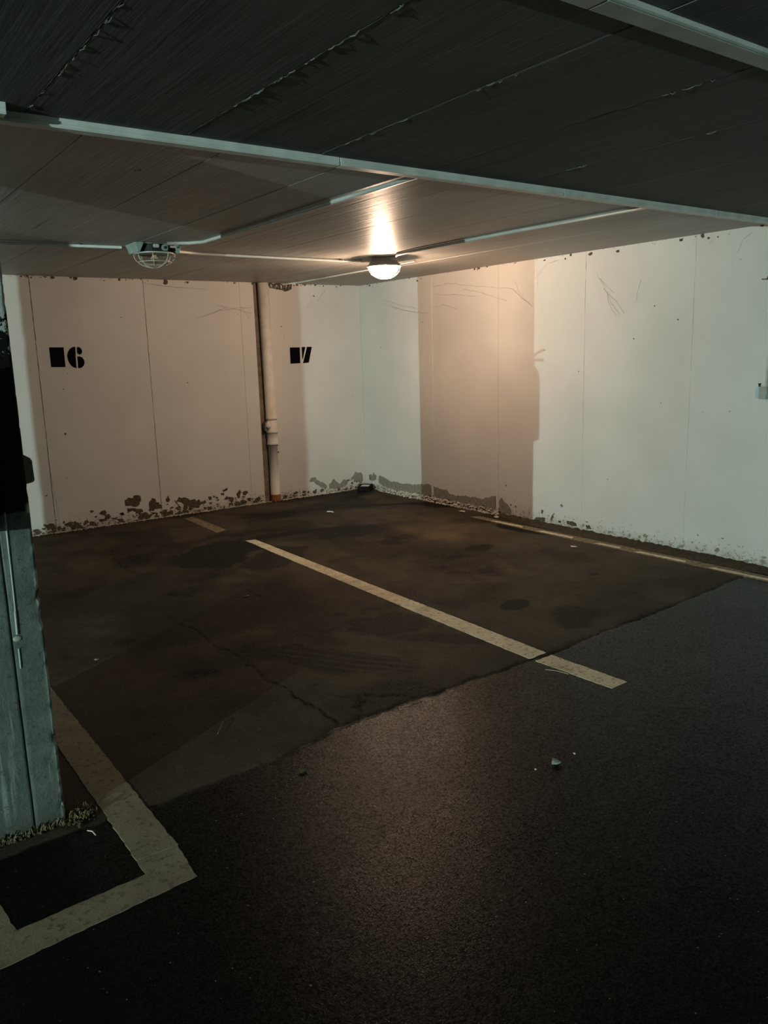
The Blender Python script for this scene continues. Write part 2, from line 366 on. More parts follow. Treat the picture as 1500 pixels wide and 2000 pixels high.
stripe('parking_line', [(-5.34, -5.50), (-5.225, -5.50), (-5.22, -5.32), (-5.34, -5.32)], DIMLINE, None, .005)
stripe('parking_line', [(-.295, -7.6), (-.175, -7.6), (-.17, -4.5), (-.185, -3.2), (-.19, -2.25), (-.28, -2.2), (-.30, -3.2), (-.29, -4.5)], FADED, 'brownish worn line along the right wall', .014)
for a, b in ((-2.5, -2.9), (-3.1, -3.5), (-3.75, -4.0), (-4.15, -4.6), (-4.8, -5.6)):
    xx = -.285 + rn.uniform(0, .02); stripe('line_remnant', [(xx, a), (xx+.045, a-.03), (xx+.05, b+.02), (xx+.01, b)], LINE, None, .008, z=.001)

# ------------------------------------------------------------------ walls
def edge_panel(name, a, b, mat, parent, bev=.003):
    bm = boxm(a, b, bev); return obj(name, bm, mat, parent)
TH = .13
PLB = plain('dark_brown_plaster', (.24, .19, .14), .9, .2, .4, 9, .4)  # dark brown tone for the back of the pipe chase
wall_back = obj('wall_back', boxm((-14.9, TH, -.05), (.2, TH+.2, H+.2)), CONC); tag(wall_back, 'white painted concrete back wall with bay numbers', kind='structure')
xs = [-14.6, -12.0, -9.3, -6.85, -5.79, -4.72, -3.657, -2.597, -1.552, -1.388]
for a, b in zip(xs, xs[1:]): edge_panel('panel', (a+(.0014 if a < -2 else .0003), random.uniform(-.0015, .001), -.04), (b-(.0014 if b < -2 else .0003), TH, H+.05), WALL, wall_back, .002)
xs = [-1.200, .0]
for a, b in zip(xs, xs[1:]):
    edge_panel('panel', (a+(.0015 if a > -1 else 0), random.uniform(-.0005, .0005), -.04), (b-(.0015 if b < 0 else 0), TH, H+.05), WALL, wall_back)
o = obj('chase_back', boxm((-1.40, .062, -.04), (-1.19, TH+.01, H+.05)), PLB, wall_back); o['label'] = 'dark brown strip of wall behind the drain pipe'
# form joint fins left on the wall
def fin(parent, axis, c, z0, z1, wd=.006, hgt=.004, mat=WALL, seed=0, name='joint_fin', out=-1, lean=0.0, off=0.0):
    r = random.Random(seed); bm = bmesh.new(); n = int(abs(z1-z0)/.03); prev = None
    for i in range(n+1):
        z = z0+(z1-z0)*i/n; q = c + r.uniform(-.002, .002) + lean*i/n; hh = hgt*r.uniform(.2, 1.3); wq = wd*r.uniform(.6, 1.3)
        if axis == 'back': pts = [(q-wq, .003, z), (q, -hh, z), (q+wq, .003, z)]
        elif axis == 'right': pts = [(.003, q-wq, z), (-hh, q, z), (.003, q+wq, z)]
        else: pts = [(q-wq, z, H+.002), (q, z, H-off-hh), (q+wq, z, H+.002)]
        vs = [bm.verts.new(p) for p in pts]
        if prev:
            bm.faces.new((prev[0], prev[1], vs[1], vs[0])); bm.faces.new((prev[1], prev[2], vs[2], vs[1]))
        prev = vs
    return obj(name, bm, mat, parent)
fin(wall_back, 'back', -3.650, 0, 2.38, .009, .008, seed=1); fin(wall_back, 'back', -2.592, 0, 2.38, .006, .005, seed=2)
fin(wall_back, 'back', -3.61, 0, .75, .008, .005, seed=3, lean=-.045)
wall_right = obj('wall_right', boxm((.02, -13.3, -.05), (.25, TH+.2, H+.2)), CONC); tag(wall_right, 'white painted concrete right wall with flaking foot', kind='structure')
ys = [-13.3, -11.0, -8.6, -6.46, -5.43, -4.40, -3.372, -2.325, -1.33, .0]
for a, b in zip(ys, ys[1:]):
    edge_panel('panel', (random.uniform(-.0006, .0006), a+.0003, -.04), (.03, b-(.0003 if b < 0 else -TH), H+.05), WALL, wall_right, .0015)
for i, c in enumerate((-1.33, -2.322, -3.372, -4.40)): fin(wall_right, 'right', c, 0, 2.36 if i != 1 else .62, .007, .004, seed=10+i)
wall_left = obj('wall_left', boxm((-14.9, -13.3, -.05), (-14.72, TH, H+.2)), BACKGREY); tag(wall_left, 'grey end wall of the garage lane', kind='structure')
wall_front = obj('wall_front', boxm((-14.9, -13.5, -.05), (.25, -13.3, H+.2)), BACKGREY); tag(wall_front, 'grey wall behind the camera', kind='structure')

# bare plaster patches (traced on the wall planes), slightly proud of the skim, thin
def patch(wall, pix, mat, amp=.006, step=.02):
    f = wb if wall is wall_back else wr
    pts = jag([f(*q) for q in pix], amp, step, rn); bm = bmesh.new()
    if wall is wall_back: prism(bm, [(x, .004, z) for x, z in pts], (0, -.0065, 0))
    else: prism(bm, [(.004, y, z) for y, z in pts], (-.0065, 0, 0))
    bmesh.ops.triangulate(bm, faces=bm.faces[:]); return obj('bare_patch', bm, mat, wall)
G = lambda L: [(600+x/5.77, 900+y/5.77) for x, y in L]
patch(wall_back, G([(20, 235), (45, 195), (85, 185), (110, 215), (160, 235), (205, 265), (225, 290), (205, 310), (150, 300), (110, 265), (75, 235), (40, 240)]), PLASTER)
patch(wall_back, G([(245, 270), (300, 205), (345, 245), (370, 262), (410, 205), (460, 238), (430, 285), (390, 300), (330, 312), (280, 315), (248, 312)]), PLASTER)
patch(wall_back, G([(495, 190), (515, 172), (540, 122), (570, 135), (605, 130), (622, 165), (625, 215), (615, 255), (590, 262), (580, 230), (545, 240), (525, 205), (492, 222)]), PLASTER, .003)
patch(wall_right, G([(690, 165), (715, 150), (735, 160), (750, 130), (765, 155), (782, 160), (775, 215), (740, 228), (700, 215), (715, 190)]), PLASTER, .003, .01)
patch(wall_right, G([(810, 168), (850, 175), (900, 205), (950, 240), (975, 228), (1020, 240), (1060, 258), (1110, 262), (1145, 255), (1190, 270), (1245, 262), (1300, 265), (1370, 258), (1396, 275), (1400, 415), (1330, 395), (1270, 400), (1200, 375), (1130, 350), (1060, 340), (980, 325), (900, 300), (850, 280), (810, 250)]), PLASTER)
K = lambda L: [(840+x/3.75, 940+y/3.75) for x, y in L]
patch(wall_right, K([(28, 40), (60, 45), (80, 60), (120, 60), (140, 90), (200, 108), (262, 105), (290, 120), (320, 112), (385, 135), (400, 120), (480, 108), (478, 215), (400, 205), (340, 195), (290, 180), (240, 165), (150, 145), (90, 130), (30, 110)]), PLASTER)
patch(wall_right, K([(508, 145), (525, 120), (545, 150), (570, 175), (590, 205), (595, 235), (560, 235), (508, 228)]), PLASTER)
for L in ([(775, 265), (800, 262), (845, 268), (840, 295), (790, 290), (765, 280)], [(880, 275), (900, 240), (905, 262), (890, 290)], [(940, 285), (958, 290), (955, 305), (940, 302)],
          [(1000, 290), (1040, 292), (1068, 305), (1075, 330), (1040, 325), (1005, 312)], [(1140, 325), (1165, 322), (1185, 350), (1150, 348)], [(815, 205), (830, 212), (825, 238), (815, 228)], [(1130, 292), (1158, 298), (1150, 305)], [(585, 165), (598, 172), (592, 182)], [(620, 180), (635, 184), (628, 195)]):
    patch(wall_right, K(L), DARKPLASTER, .004, .012)
B = lambda L: [(200+x/5, 900+y/5) for x, y in L]
for L in ([(218, 385), (250, 360), (300, 362), (305, 340), (345, 332), (372, 345), (376, 390), (350, 440), (310, 452), (285, 440), (262, 438), (225, 440)],
          [(240, 466), (300, 462), (345, 470), (380, 468), (385, 500), (362, 535), (335, 500), (290, 490), (245, 510)],
          [(455, 410), (485, 362), (515, 368), (530, 405), (555, 405), (552, 425), (582, 435), (578, 465), (510, 470), (500, 490), (448, 490), (460, 450)],
          [(618, 370), (640, 340), (662, 385), (645, 405), (625, 400)],
          [(718, 395), (750, 352), (765, 365), (810, 355), (860, 385), (900, 372), (915, 395), (945, 378), (960, 400), (1005, 385), (1012, 412), (960, 425), (940, 450), (880, 440), (820, 440), (770, 405)],
          [(700, 385), (720, 400), (772, 458), (755, 462)], [(1030, 350), (1060, 345), (1068, 375), (1045, 385)], [(1080, 335), (1112, 350), (1085, 360)], [(1155, 320), (1185, 310), (1190, 330), (1165, 338)], [(1170, 290), (1220, 262), (1222, 285), (1180, 302)],
          [(1180, 385), (1210, 345), (1282, 358), (1280, 375), (1215, 378)], [(1308, 320), (1340, 282), (1355, 300), (1340, 365), (1325, 365)], [(300, 580), (340, 572), (365, 590), (330, 600)], [(175, 510), (210, 505), (205, 530), (180, 532)], [(150, 600), (165, 598), (160, 615)], [(520, 510), (540, 505), (538, 545), (520, 540)], [(640, 415), (650, 430), (620, 432)]):
    patch(wall_back, B(L), DARKPLASTER, .004, .012)
for L in ([(48, 1040-0), (50, 1033), (56, 1030), (60, 1034), (57, 1040)], [(88, 1032), (92, 1025), (103, 1024), (108, 1030), (104, 1037), (98, 1031)], [(133, 1026), (142, 1024), (146, 1029), (138, 1031)], [(150, 1030), (158, 1028), (160, 1033)], [(192, 1015), (206, 1012), (210, 1017), (196, 1020)], [(86, 970), (92, 966), (93, 969)], [(232, 1004), (240, 1000), (244, 1006)], [(215, 1012), (230, 1010), (228, 1015)]):
    patch(wall_back, L, DARKPLASTER, .004, .012)

# small flaked spots and pin holes, joined: too many and too small to pick apart
def spots(wall, n, place, smin, smax, mat, seed):
    r = random.Random(seed); bm = bmesh.new()
    for _ in range(n):
        a, z = place(r); k = r.randint(5, 8); sx = r.uniform(smin, smax)*(r.random()**1.3+.3); sz = sx*r.uniform(.35, 1.1); p = []
        for i in range(k):
            t = 2*math.pi*i/k; q = r.uniform(.45, 1.3); p.append((a+sx*q*math.cos(t), max(.002, z+sz*q*math.sin(t))))
        c = bm.verts.new((a, -.0034, z) if wall is wall_back else (-.0034, a, z)); vs = [bm.verts.new((x, -.0022, y) if wall is wall_back else (-.0022, x, y)) for x, y in p]
        for i in range(k): bm.faces.new((vs[i], vs[(i+1) % k], c))
    o = obj('flaked_spots', bm, mat, wall); o['kind'] = 'stuff'
spots(wall_back, 260, lambda r: (r.uniform(-4.7, -1.42), abs(r.gauss(0, .055))), .008, .040, DARKPLASTER, 1)
spots(wall_back, 90, lambda r: (r.uniform(-1.18, -.05), abs(r.gauss(0, .05))), .006, .028, DARKPLASTER, 2)
spots(wall_back, 30, lambda r: (r.uniform(-4.5, -.1), r.uniform(.25, 2.3)), .003, .011, DARKPLASTER, 3)
spots(wall_back, 60, lambda r: (r.uniform(-3.8, -.1), H-abs(r.gauss(0, .012))), .006, .022, DARKPLASTER, 4)
spots(wall_right, 120, lambda r: (r.uniform(-2.4, -.05), abs(r.gauss(0, .03))), .006, .03, DARKPLASTER, 5)
spots(wall_right, 130, lambda r: (r.uniform(-6.0, -2.4), abs(r.gauss(.01, .075))), .004, .019, PLASTER, 6)
spots(wall_right, 34, lambda r: (r.uniform(-5.2, -.1), r.uniform(.25, 2.3)), .003, .010, DARKPLASTER, 7)
spots(wall_right, 40, lambda r: (r.uniform(-5.0, -.1), H-abs(r.gauss(0, .018))), .005, .022, DARKPLASTER, 8)
# painted bay numbers
def stencil(name, shapes, ox, oy, sc, label, smooth_idx=()):
    bm = bmesh.new()
    for L in shapes:
        pts = [wb(ox+x/sc, oy+y/sc) for x, y in L]; prism(bm, [(x, .002, z) for x, z in pts], (0, -.0055, 0))
    bmesh.ops.triangulate(bm, faces=bm.faces[:]); o = obj(name, bm, BLACK, wall_back); o['label'] = label; return o
def crv(L, n=4):  # closed Catmull-Rom for round digit pieces
    out = []; m = len(L)
    for i in range(m):
        p0, p1, p2, p3 = (L[(i+k-1) % m] for k in range(4))
        for j in range(n):
            t = j/n; out.append(tuple(.5*(2*p1[d]+(p2[d]-p0[d])*t+(2*p0[d]-5*p1[d]+4*p2[d]-p3[d])*t*t+(3*p1[d]-p0[d]-3*p2[d]+p3[d])*t**3) for d in (0, 1)))
    return out
stencil('stencil_block', [[(238, 275), (660, 275), (718, 855), (300, 855)]], 80, 660, 15, 'black square painted left of the 6')
stencil('stencil_digit', [[(1005, 262)]+[(x, y) for x, y in [(960, 260), (915, 272), (870, 300), (835, 336), (808, 375), (788, 415), (775, 460), (770, 520), (776, 585), (790, 640), (808, 688), (830, 730), (860, 775), (890, 810), (925, 840), (960, 862), (1000, 877), (1042, 884)]]+[(1028, 700), (1014, 560), (1000, 400)],
                          crv([(1055, 275), (1110, 270), (1160, 300), (1195, 350), (1205, 410), (1185, 460), (1140, 485), (1095, 475), (1060, 430), (1052, 350)], 3),
                          [(1065, 545)]+[(1105, 540), (1140, 545), (1172, 555), (1200, 570), (1228, 598), (1250, 630), (1268, 670), (1275, 710), (1272, 752), (1260, 790), (1238, 828), (1210, 855), (1180, 874), (1150, 884), (1090, 884)]+[(1085, 800), (1076, 670)]], 80, 660, 15, 'black stencilled number 6')
stencil('stencil_block', [[(300, 350), (660, 345), (680, 925), (325, 945)]], 550, 660, 18.75, 'black square painted left of the 7')
stencil('stencil_digit', [[(735, 335), (865, 330), (775, 770), (755, 770)], [(925, 325), (1100, 325), (1050, 600), (990, 905), (780, 925), (855, 640)]], 550, 660, 18.75, 'black stencilled number 7')

# rough hole at the top of the back wall beside the pipe
bm = bmesh.new(); prism(bm, [(x, .003, z) for x, z in jag([(-1.205, 2.398), (-.91, 2.398), (-.915, 2.34), (-1.0, 2.318), (-1.19, 2.345)], .008, .03, rn)], (0, -.006, 0)); bmesh.ops.triangulate(bm, faces=bm.faces[:])
h = obj('ragged_hole', bm, CONC, wall_back); h['label'] = 'broken out opening under the ceiling, right of the pipe'
for k in range(12):
    x = -1.18+k*.022+rn.uniform(-.006, .006); zt = 2.395-rn.uniform(0, .02); a = rn.uniform(.012, .024)
    bm = boxm((x, -.012-rn.uniform(0, .01), zt-a-rn.uniform(.01, .03)), (x+a*.7, -.001, zt), .003); obj('mortar_lump', bm, PLASTER if k % 3 else WALL, wall_back)
# crumbs and dirt along the wall feet
def crumbs(name, n, place, mat, smin, smax, label, seed=0):
    r = random.Random(seed); bm = bmesh.new()
    for _ in range(n):
        x, y, z = place(r)
        if math.hypot(x+.125, y+.165) < .17: continue
        s = r.uniform(smin, smax)*(r.random()**1.5*.8+.35); vs = []
        for k in range(5):
            a = 2*math.pi*k/5+r.uniform(-.4, .4); vs.append(bm.verts.new((x+s*math.cos(a)*r.uniform(.6, 1.2), y+s*math.sin(a)*r.uniform(.6, 1.2), z-.002)))
        top = bm.verts.new((x, y, z+s*r.uniform(.3, .9)))
        for k in range(5): bm.faces.new((vs[k], vs[(k+1) % 5], top))
    o = obj(name, bm, mat); tag(o, label, 'debris', kind='stuff'); return o
crumbs('paint_crumbs', 900, lambda r: (r.uniform(-4.7, -.02), -.004-abs(r.gauss(0, .02)), 0), CRUMB, .004, .017, 'white paint and plaster crumbs along the foot of the back wall', 1)
crumbs('paint_crumbs', 650, lambda r: (-.004-abs(r.gauss(0, .022)), -2.6*r.random()**.8, 0), CRUMB, .004, .019, 'white paint crumbs along the foot of the right wall near the corner', 2)
crumbs('paint_crumbs', 420, lambda r: (-.003-r.random()*.012, -2.35*r.random(), r.random()*.045), CRUMB, .008, .026, 'white flaking paint heaped against the right wall foot below the grey patches', 5)
crumbs('dirt_crumbs', 700, lambda r: (r.uniform(-4.7, -.02), -.02-abs(r.gauss(0, .05)), 0), DIRT, .003, .010, 'dark dirt gathered along the foot of the back wall', 3)
def dirt_strip(name, poly, label, hgt=.012):
    bm = bmesh.new(); n = 160; rows = []
    r = random.Random(8)
    for i in range(n+1):
        y = -2.3 - 5.2*i/n; wd = .15*(.8+.25*float(vnoise(np.array([i*.35]), np.array([2.]), 4)[0])+.12*r.random())*min(1, .25+i/25); hh = hgt*(.6+.8*r.random())
        rows.append([bm.verts.new(p) for p in ((.0, y, hh+.012*r.random()), (-wd*.35, y, hh), (-wd*.75, y, hh*.5), (-wd, y, -.004))])
    for a, b in zip(rows, rows[1:]):
        for k in range(3): bm.faces.new((a[k], a[k+1], b[k+1], b[k]))
    o = obj(name, bm, DIRT); tag(o, label, 'dirt', kind='stuff')
dirt_strip('dirt_strip', None, 'strip of damp black dirt between the right wall and its worn line')

# cobwebs
def web(pixlists, wall, label, rad=.0013, seed=0, off=.012):
    r = random.Random(seed); bm = bmesh.new(); f = wb if wall == 'back' else wr
    for L in pixlists:
        P = [f(*q) for q in L]; pts = []
        for (a, b), (c, d) in zip(P, P[1:]):
            k = max(2, int(math.hypot(c-a, d-b)/.03))
            for j in range(k):
                t = j/k; pts.append((a+(c-a)*t+r.uniform(-.004, .004), b+(d-b)*t+r.uniform(-.006, .006)))
        pts.append(P[-1]); pp = []
        for i, (a, z) in enumerate(pts):
            o = .003+off*math.sin(math.pi*i/len(pts)); pp.append((a, -o, z) if wall == 'back' else (-o, a, z))
        tube(bm, pp, [rad*.72*r.uniform(.4, 1.3) for _ in pp], 4)
    o = obj('cobweb', bm, WEB); tag(o, label, 'cobweb', kind='stuff'); return o
web([[(1165, 535), (1183, 562), (1195, 590), (1212, 615)], [(1180, 565), (1205, 588), (1220, 612)], [(1252, 545), (1248, 570), (1243, 592)], [(1172, 545), (1200, 572)], [(1186, 570), (1190, 590), (1205, 617)]], 'right', 'dusty cobweb threads high on the right wall, right of centre', seed=1)
web([[(845, 560), (880, 553), (935, 560), (1000, 563), (1030, 590)], [(850, 575), (900, 576), (930, 578)], [(905, 565), (940, 570), (990, 588)], [(1005, 548), (1020, 580), (1042, 600)], [(850, 600), (870, 595), (895, 605)], [(1048, 500), (1052, 560)], [(1045, 545), (1070, 515), (1090, 508)]], 'right', 'fine cobweb threads on the warm lit part of the right wall', .0011, seed=2)
web([[(385, 622), (430, 606), (470, 602), (492, 600)], [(420, 595), (450, 602), (490, 612)], [(400, 618), (440, 600)], [(470, 598), (488, 625)], [(280, 552), (330, 560), (400, 565)]], 'back', 'cobweb threads on the back wall left of the drain pipe', seed=3)
web([[(705, 575), (730, 590), (760, 602), (812, 612)], [(740, 585), (780, 600), (815, 600)], [(598, 575), (625, 560), (640, 562)], [(625, 585), (634, 566)], [(660, 570), (672, 590)]], 'back' if False else 'right', 'cobweb threads hanging in the corner of the two walls', .0011, seed=4) if False else None
web([[(745, 592), (780, 602), (818, 612)], [(750, 585), (785, 596), (815, 602)], [(765, 600), (800, 608), (840, 612)]], 'right', 'cobweb threads high up next to the room corner', .0011, seed=4)
web([[(620, 588), (628, 575), (634, 566)], [(600, 600), (607, 590)], [(556, 655), (552, 665)]], 'back', 'short dark cobweb strands above the number 7', .0016, seed=5)
web([[(1440, 497), (1452, 470), (1470, 455)], [(1385, 478), (1392, 470)], [(1430, 505), (1434, 520)]], 'right', 'faint cobweb threads at the far right of the right wall', .001, seed=6)

# ------------------------------------------------------------------ ceiling
ceiling = obj('ceiling', boxm((-14.9, -13.5, H+.03), (.25, TH+.2, H+.3)), CONC); tag(ceiling, 'board marked concrete ceiling, bare over the lane, painted over the bays', kind='structure')
YS = -5.055
jl = [-14.7, -12, -9.5, -7.1, -6.5, -5.93, -5.36, -4.795, -4.245, -3.675, -3.11, -2.55, -1.99, -1.43, -.87, -.31, .1]
for a, b in zip(jl, jl[1:]):
    o = edge_panel('ceiling_panel', (a+.002, -13.3, H+random.uniform(-.0012, .0012)), (b-.002, YS, H+.06), CEIL_LANE, ceiling, .002)
jb = [-14.7, -12, -9.5, -7.1, -6.4, -5.9, -5.1, -4.56, -4.03, -3.49, -2.955, -2.425, -1.885, -1.355, -.83, -.3, .1]
for a, b in zip(jb, jb[1:]):
    o = edge_panel('ceiling_panel', (a+.0008, YS, H+random.uniform(-.0012, .0012)), (b-.0008, TH, H+.06), CEIL_BAY, ceiling, .002)
FINC = plain('pale_cement_fin', (.17, .17, .145), .8, .3, .5, 40)
for i, c in enumerate(jl[6:12]):
    fin(ceiling, 'ceil', c, -6.62, -5.12, .006, .0012, CEIL_LANE, 30+i)
r2 = random.Random(4)
for c, lo_, hi_, k in ((-4.79, -6.2, -5.15, 14), (-4.245, -6.45, -5.5, 26), (-3.675, -6.3, -5.2, 10), (-3.11, -6.6, -6.3, 6), (-2.55, -6.5, -5.3, 7)):
    bm = bmesh.new()
    for _ in range(k):
        y = r2.uniform(lo_, hi_); L = r2.uniform(.01, .045); tube(bm, [(c+r2.uniform(-.004, .004), y, H-.001), (c+r2.uniform(-.003, .003), y+L*.5, H-r2.uniform(.002, .006)), (c+r2.uniform(-.004, .004), y+L, H-.001)], r2.uniform(.0008, .002), 5)
    o = obj('cement_fin', bm, FINC, ceiling); o['kind'] = 'stuff'

# surface trunking: thin pale boxes fixed under the ceiling
def trunking(name, pts, y, wd, dp, label, mat2, drop=0.0, split=1.35):
    root = empty(name, (pts[0], y, H-drop)); tag(root, label, 'cable trunking'); x = pts[0]; i = 0
    while x < pts[1]-.01:
        e = min(x+split, pts[1]); bm = bmesh.new(); box(bm, (x-pts[0]+.0015, 0, -dp*.62), (e-pts[0]-.0015, wd, .002), .002); obj('trunking_base', bm, TRUNK, root)
        if drop: obj('spacer', boxm((e-pts[0]-.35, .005, 0), (e-pts[0]-.28, wd-.005, drop), .002), TRUNK, root)
        bm = bmesh.new(); box(bm, (x-pts[0]+.0015, -.003, -dp), (e-pts[0]-.0015, wd+.004, -dp*.60), .003); obj('trunking_lid', bm, mat2, root)
        x = e; i += 1
trunking('cable_trunking', (-4.93, .0), -5.097, .045, .032, 'long pale trunking across the ceiling between bare lane and painted bays', TRUNK)
trunking('cable_trunking', (-4.928, -4.862), -5.186, .045, .036, 'short pale trunking block beside the pillar top at the left edge', TRUNK)
trunking('cable_trunking', (-6.6, .0), -6.700, .055, .024, 'near pale trunking crossing the top right corner of the ceiling', TRUNK2)
def conduit(pts, rad, label, clips=()):
    root = empty('conduit', pts[0]); o0 = Vector(pts[0]); tag(root, label, 'conduit')
    bm = bmesh.new(); tube(bm, [Vector(p)-o0 for p in pts], rad, 10); obj('conduit_tube', bm, METALP, root, True)
    for c in clips:
        bm = boxm(Vector(c)-o0-Vector((.014, .014, .004)), Vector(c)-o0+Vector((.014, .014, H-c[2])), .002); obj('clip', bm, DARKM, root)
    return root
zc = H-.013
conduit([(-3.33, -2.55, zc), (-3.20, -2.62, zc), (-3.135, -2.72, zc), (-3.130, -3.4, zc), (-3.128, -4.2, zc), (-3.115, -5.03, zc)], .0115, 'pale conduit from the unlit ceiling lamp towards the long trunking')
conduit([(-1.36, -2.52, zc), (-1.45, -2.66, zc), (-1.478, -2.9, zc), (-1.475, -4.0, zc), (-1.44, -5.03, zc)], .0115, 'pale conduit from the lit ceiling lamp towards the long trunking')
conduit([(-6.6, -2.17, zc), (-4.3, -2.15, zc), (-3.54, -2.24, zc)], .010, 'pale conduit running left from the unlit ceiling lamp', [(-3.80, -2.20, H-.008)])
conduit([(-3.17, -2.20, zc), (-2.9, -2.12, zc), (-2.1, -2.12, zc), (-1.62, -2.15, zc), (-1.50, -2.24, zc)], .010, 'pale conduit linking the unlit and the lit ceiling lamps', [(-1.66, -2.15, H-.008)])
conduit([(-1.03, -.02, zc), (-.985, -.3, zc), (-1.0, -1.6, zc), (-.99, -2.3, zc+.004)], [.008, .008, .007, .004], 'thin pale conduit from the back wall past the lit lamp')

# ------------------------------------------------------------------ bulkhead lamps
def bulkhead(loc, lit, label):
    root = empty('ceiling_lamp', loc); tag(root, label, 'lamp')
    if lit:
        bm = bmesh.new(); lathe(bm, [(.105, 0.0), (.110, -.02), (.132, -.048), (.146, -.058), (.146, -.068), (.128, -.070), (.128, -.058), (.02, -.054)], (0, 0), 48, True, True); obj('lamp_base', bm, PIPE, root)  # pale base colour imitates the glare of the bulb on it
        bm = bmesh.new(); prof = [(.126*math.cos(a), -.066-.092*math.sin(a)) for a in [i*math.pi/2/12 for i in range(12)]]; lathe(bm, prof+[(.004, -.158)], (0, 0), 40, False, True); obj('lamp_glass', bm, GLOW, root, True)
        bm = bmesh.new(); lathe(bm, [(.012, -.058), (.015, -.066), (.020, -.074)], (0, 0), 20); obj('bulb_neck', bm, CAGE, root, True)
        wl = bpy.data.lights.new('bulb_light', 'POINT'); wl.energy = WARM_POWER; wl.color = WARM_RGB; wl.shadow_soft_size = .03
        q = bpy.data.objects.new('bulb_light', wl); COL.objects.link(q); q.parent = root; q.location = (0, 0, -.108)
    else:
        bm = bmesh.new()
        # open backed base: plate, two flared side wings and a front band of fittings
        box(bm, (-.165, -.10, -.006), (.165, .12, 0), .002)
        for s in (-1, 1):
            pts = [(s*.165, -.11, -.002), (s*.165, .10, -.002), (s*.145, .09, -.062), (s*.145, -.09, -.062)]
            vs = [bm.verts.new(p) for p in pts]+[bm.verts.new((p[0]-s*(.055 if i < 2 else .012), p[1], p[2])) for i, p in enumerate(pts)]
            for q in ((0, 1, 2, 3), (7, 6, 5, 4), (0, 4, 5, 1), (2, 6, 7, 3), (3, 7, 4, 0), (1, 5, 6, 2)): bm.faces.new([vs[i] for i in q])
        bmesh.ops.recalc_face_normals(bm, faces=bm.faces[:]); obj('lamp_base', bm, LAMPM, root)
        bm = bmesh.new(); lathe(bm, [(.11, -.004), (.12, -.060), (.02, -.060)], (0, 0), 40, False, True); obj('lamp_housing', bm, DARKM, root)
        bm = bmesh.new(); tube(bm, [(0.03, -.118, -.032), (.03, -.135, -.032)], .022, 16); o = obj('cable_gland', bm, LAMPM, root)
        bm = bmesh.new(); tube(bm, [(0.03, -.134, -.032), (.03, -.141, -.032)], .010, 12); obj('gland_hole', bm, DARKM, root)
        bm = boxm((-.05, -.135, -.035), (-.01, -.115, -.012), .004); obj('terminal_block', bm, CAGE, root)
        bm = boxm((.07, -.125, -.03), (.12, -.105, -.018), .003); obj('terminal_block', bm, CAGE, root)
        bm = bmesh.new(); lathe(bm, [(.122, -.058), (.138, -.060), (.138, -.068), (.122, -.068)], (0, 0), 40); obj('lamp_ring', bm, CAGE, root)
        bm = bmesh.new(); A = [i*math.pi/2/10 for i in range(10)]
        lathe(bm, [(.116*math.cos(a), -.064-.078*math.sin(a)) for a in A]+[(.006, -.142)]+[(.006, -.139)]+[(.113*math.cos(a), -.064-.075*math.sin(a)) for a in A[::-1]], (0, 0), 36); obj('lamp_glass', bm, GLASS, root, True)
        bm = bmesh.new(); lathe(bm, [(.012, -.06), (.016, -.075), (.027, -.095), (.027, -.108), (.014, -.122), (.002, -.125)], (0, 0), 20); obj('light_bulb', bm, GLASS, root, True)
    rg = .140; bot = .170 if lit else .157; rz = -.066
    ribs = [math.radians(a) for a in (20, 65, 110, 155)]
    for a in ribs:
        pts = [(rg*math.cos(t)*math.cos(a), rg*math.cos(t)*math.sin(a), rz-(bot+rz)*math.sin(t)) for t in [math.pi*i/16 for i in range(17)]]
        bm = bmesh.new(); tube(bm, pts, .0028, 6); obj('guard_wire', bm, CAGE, root, True)
    for t in (0, .62):
        bm = bmesh.new(); rr = rg*math.cos(t); tube(bm, [(rr*math.cos(2*math.pi*i/32), rr*math.sin(2*math.pi*i/32), rz-(bot+rz)*math.sin(t)) for i in range(33)], .0028, 6, False); obj('guard_ring', bm, CAGE, root, True)
    return root
bulkhead((-3.353, -2.36, H), False, 'unlit caged bulkhead lamp on the ceiling above the number 6')
bulkhead((-1.329, -2.316, H), True, 'glowing warm bulkhead lamp on the ceiling near the corner')
# lamp that throws the cold light, on the end wall of the lane
rl = empty('wall_lamp', (-14.72, COLD_POS[1], COLD_POS[2])); tag(rl, 'cold white lamp on the grey end wall of the lane', 'lamp')
obj('lamp_base', boxm((0, -.09, -.09), (.03, .09, .09), .01), LAMPM, rl)
COLDG = emit('cold_lamp_glass', COLD_RGB, 4.0)
bm = bmesh.new(); bmesh.ops.create_uvsphere(bm, u_segments=16, v_segments=8, radius=.055)
for v in bm.verts: v.co.x = v.co.x*.6+.03
obj('lamp_glass', bm, COLDG, rl, True)

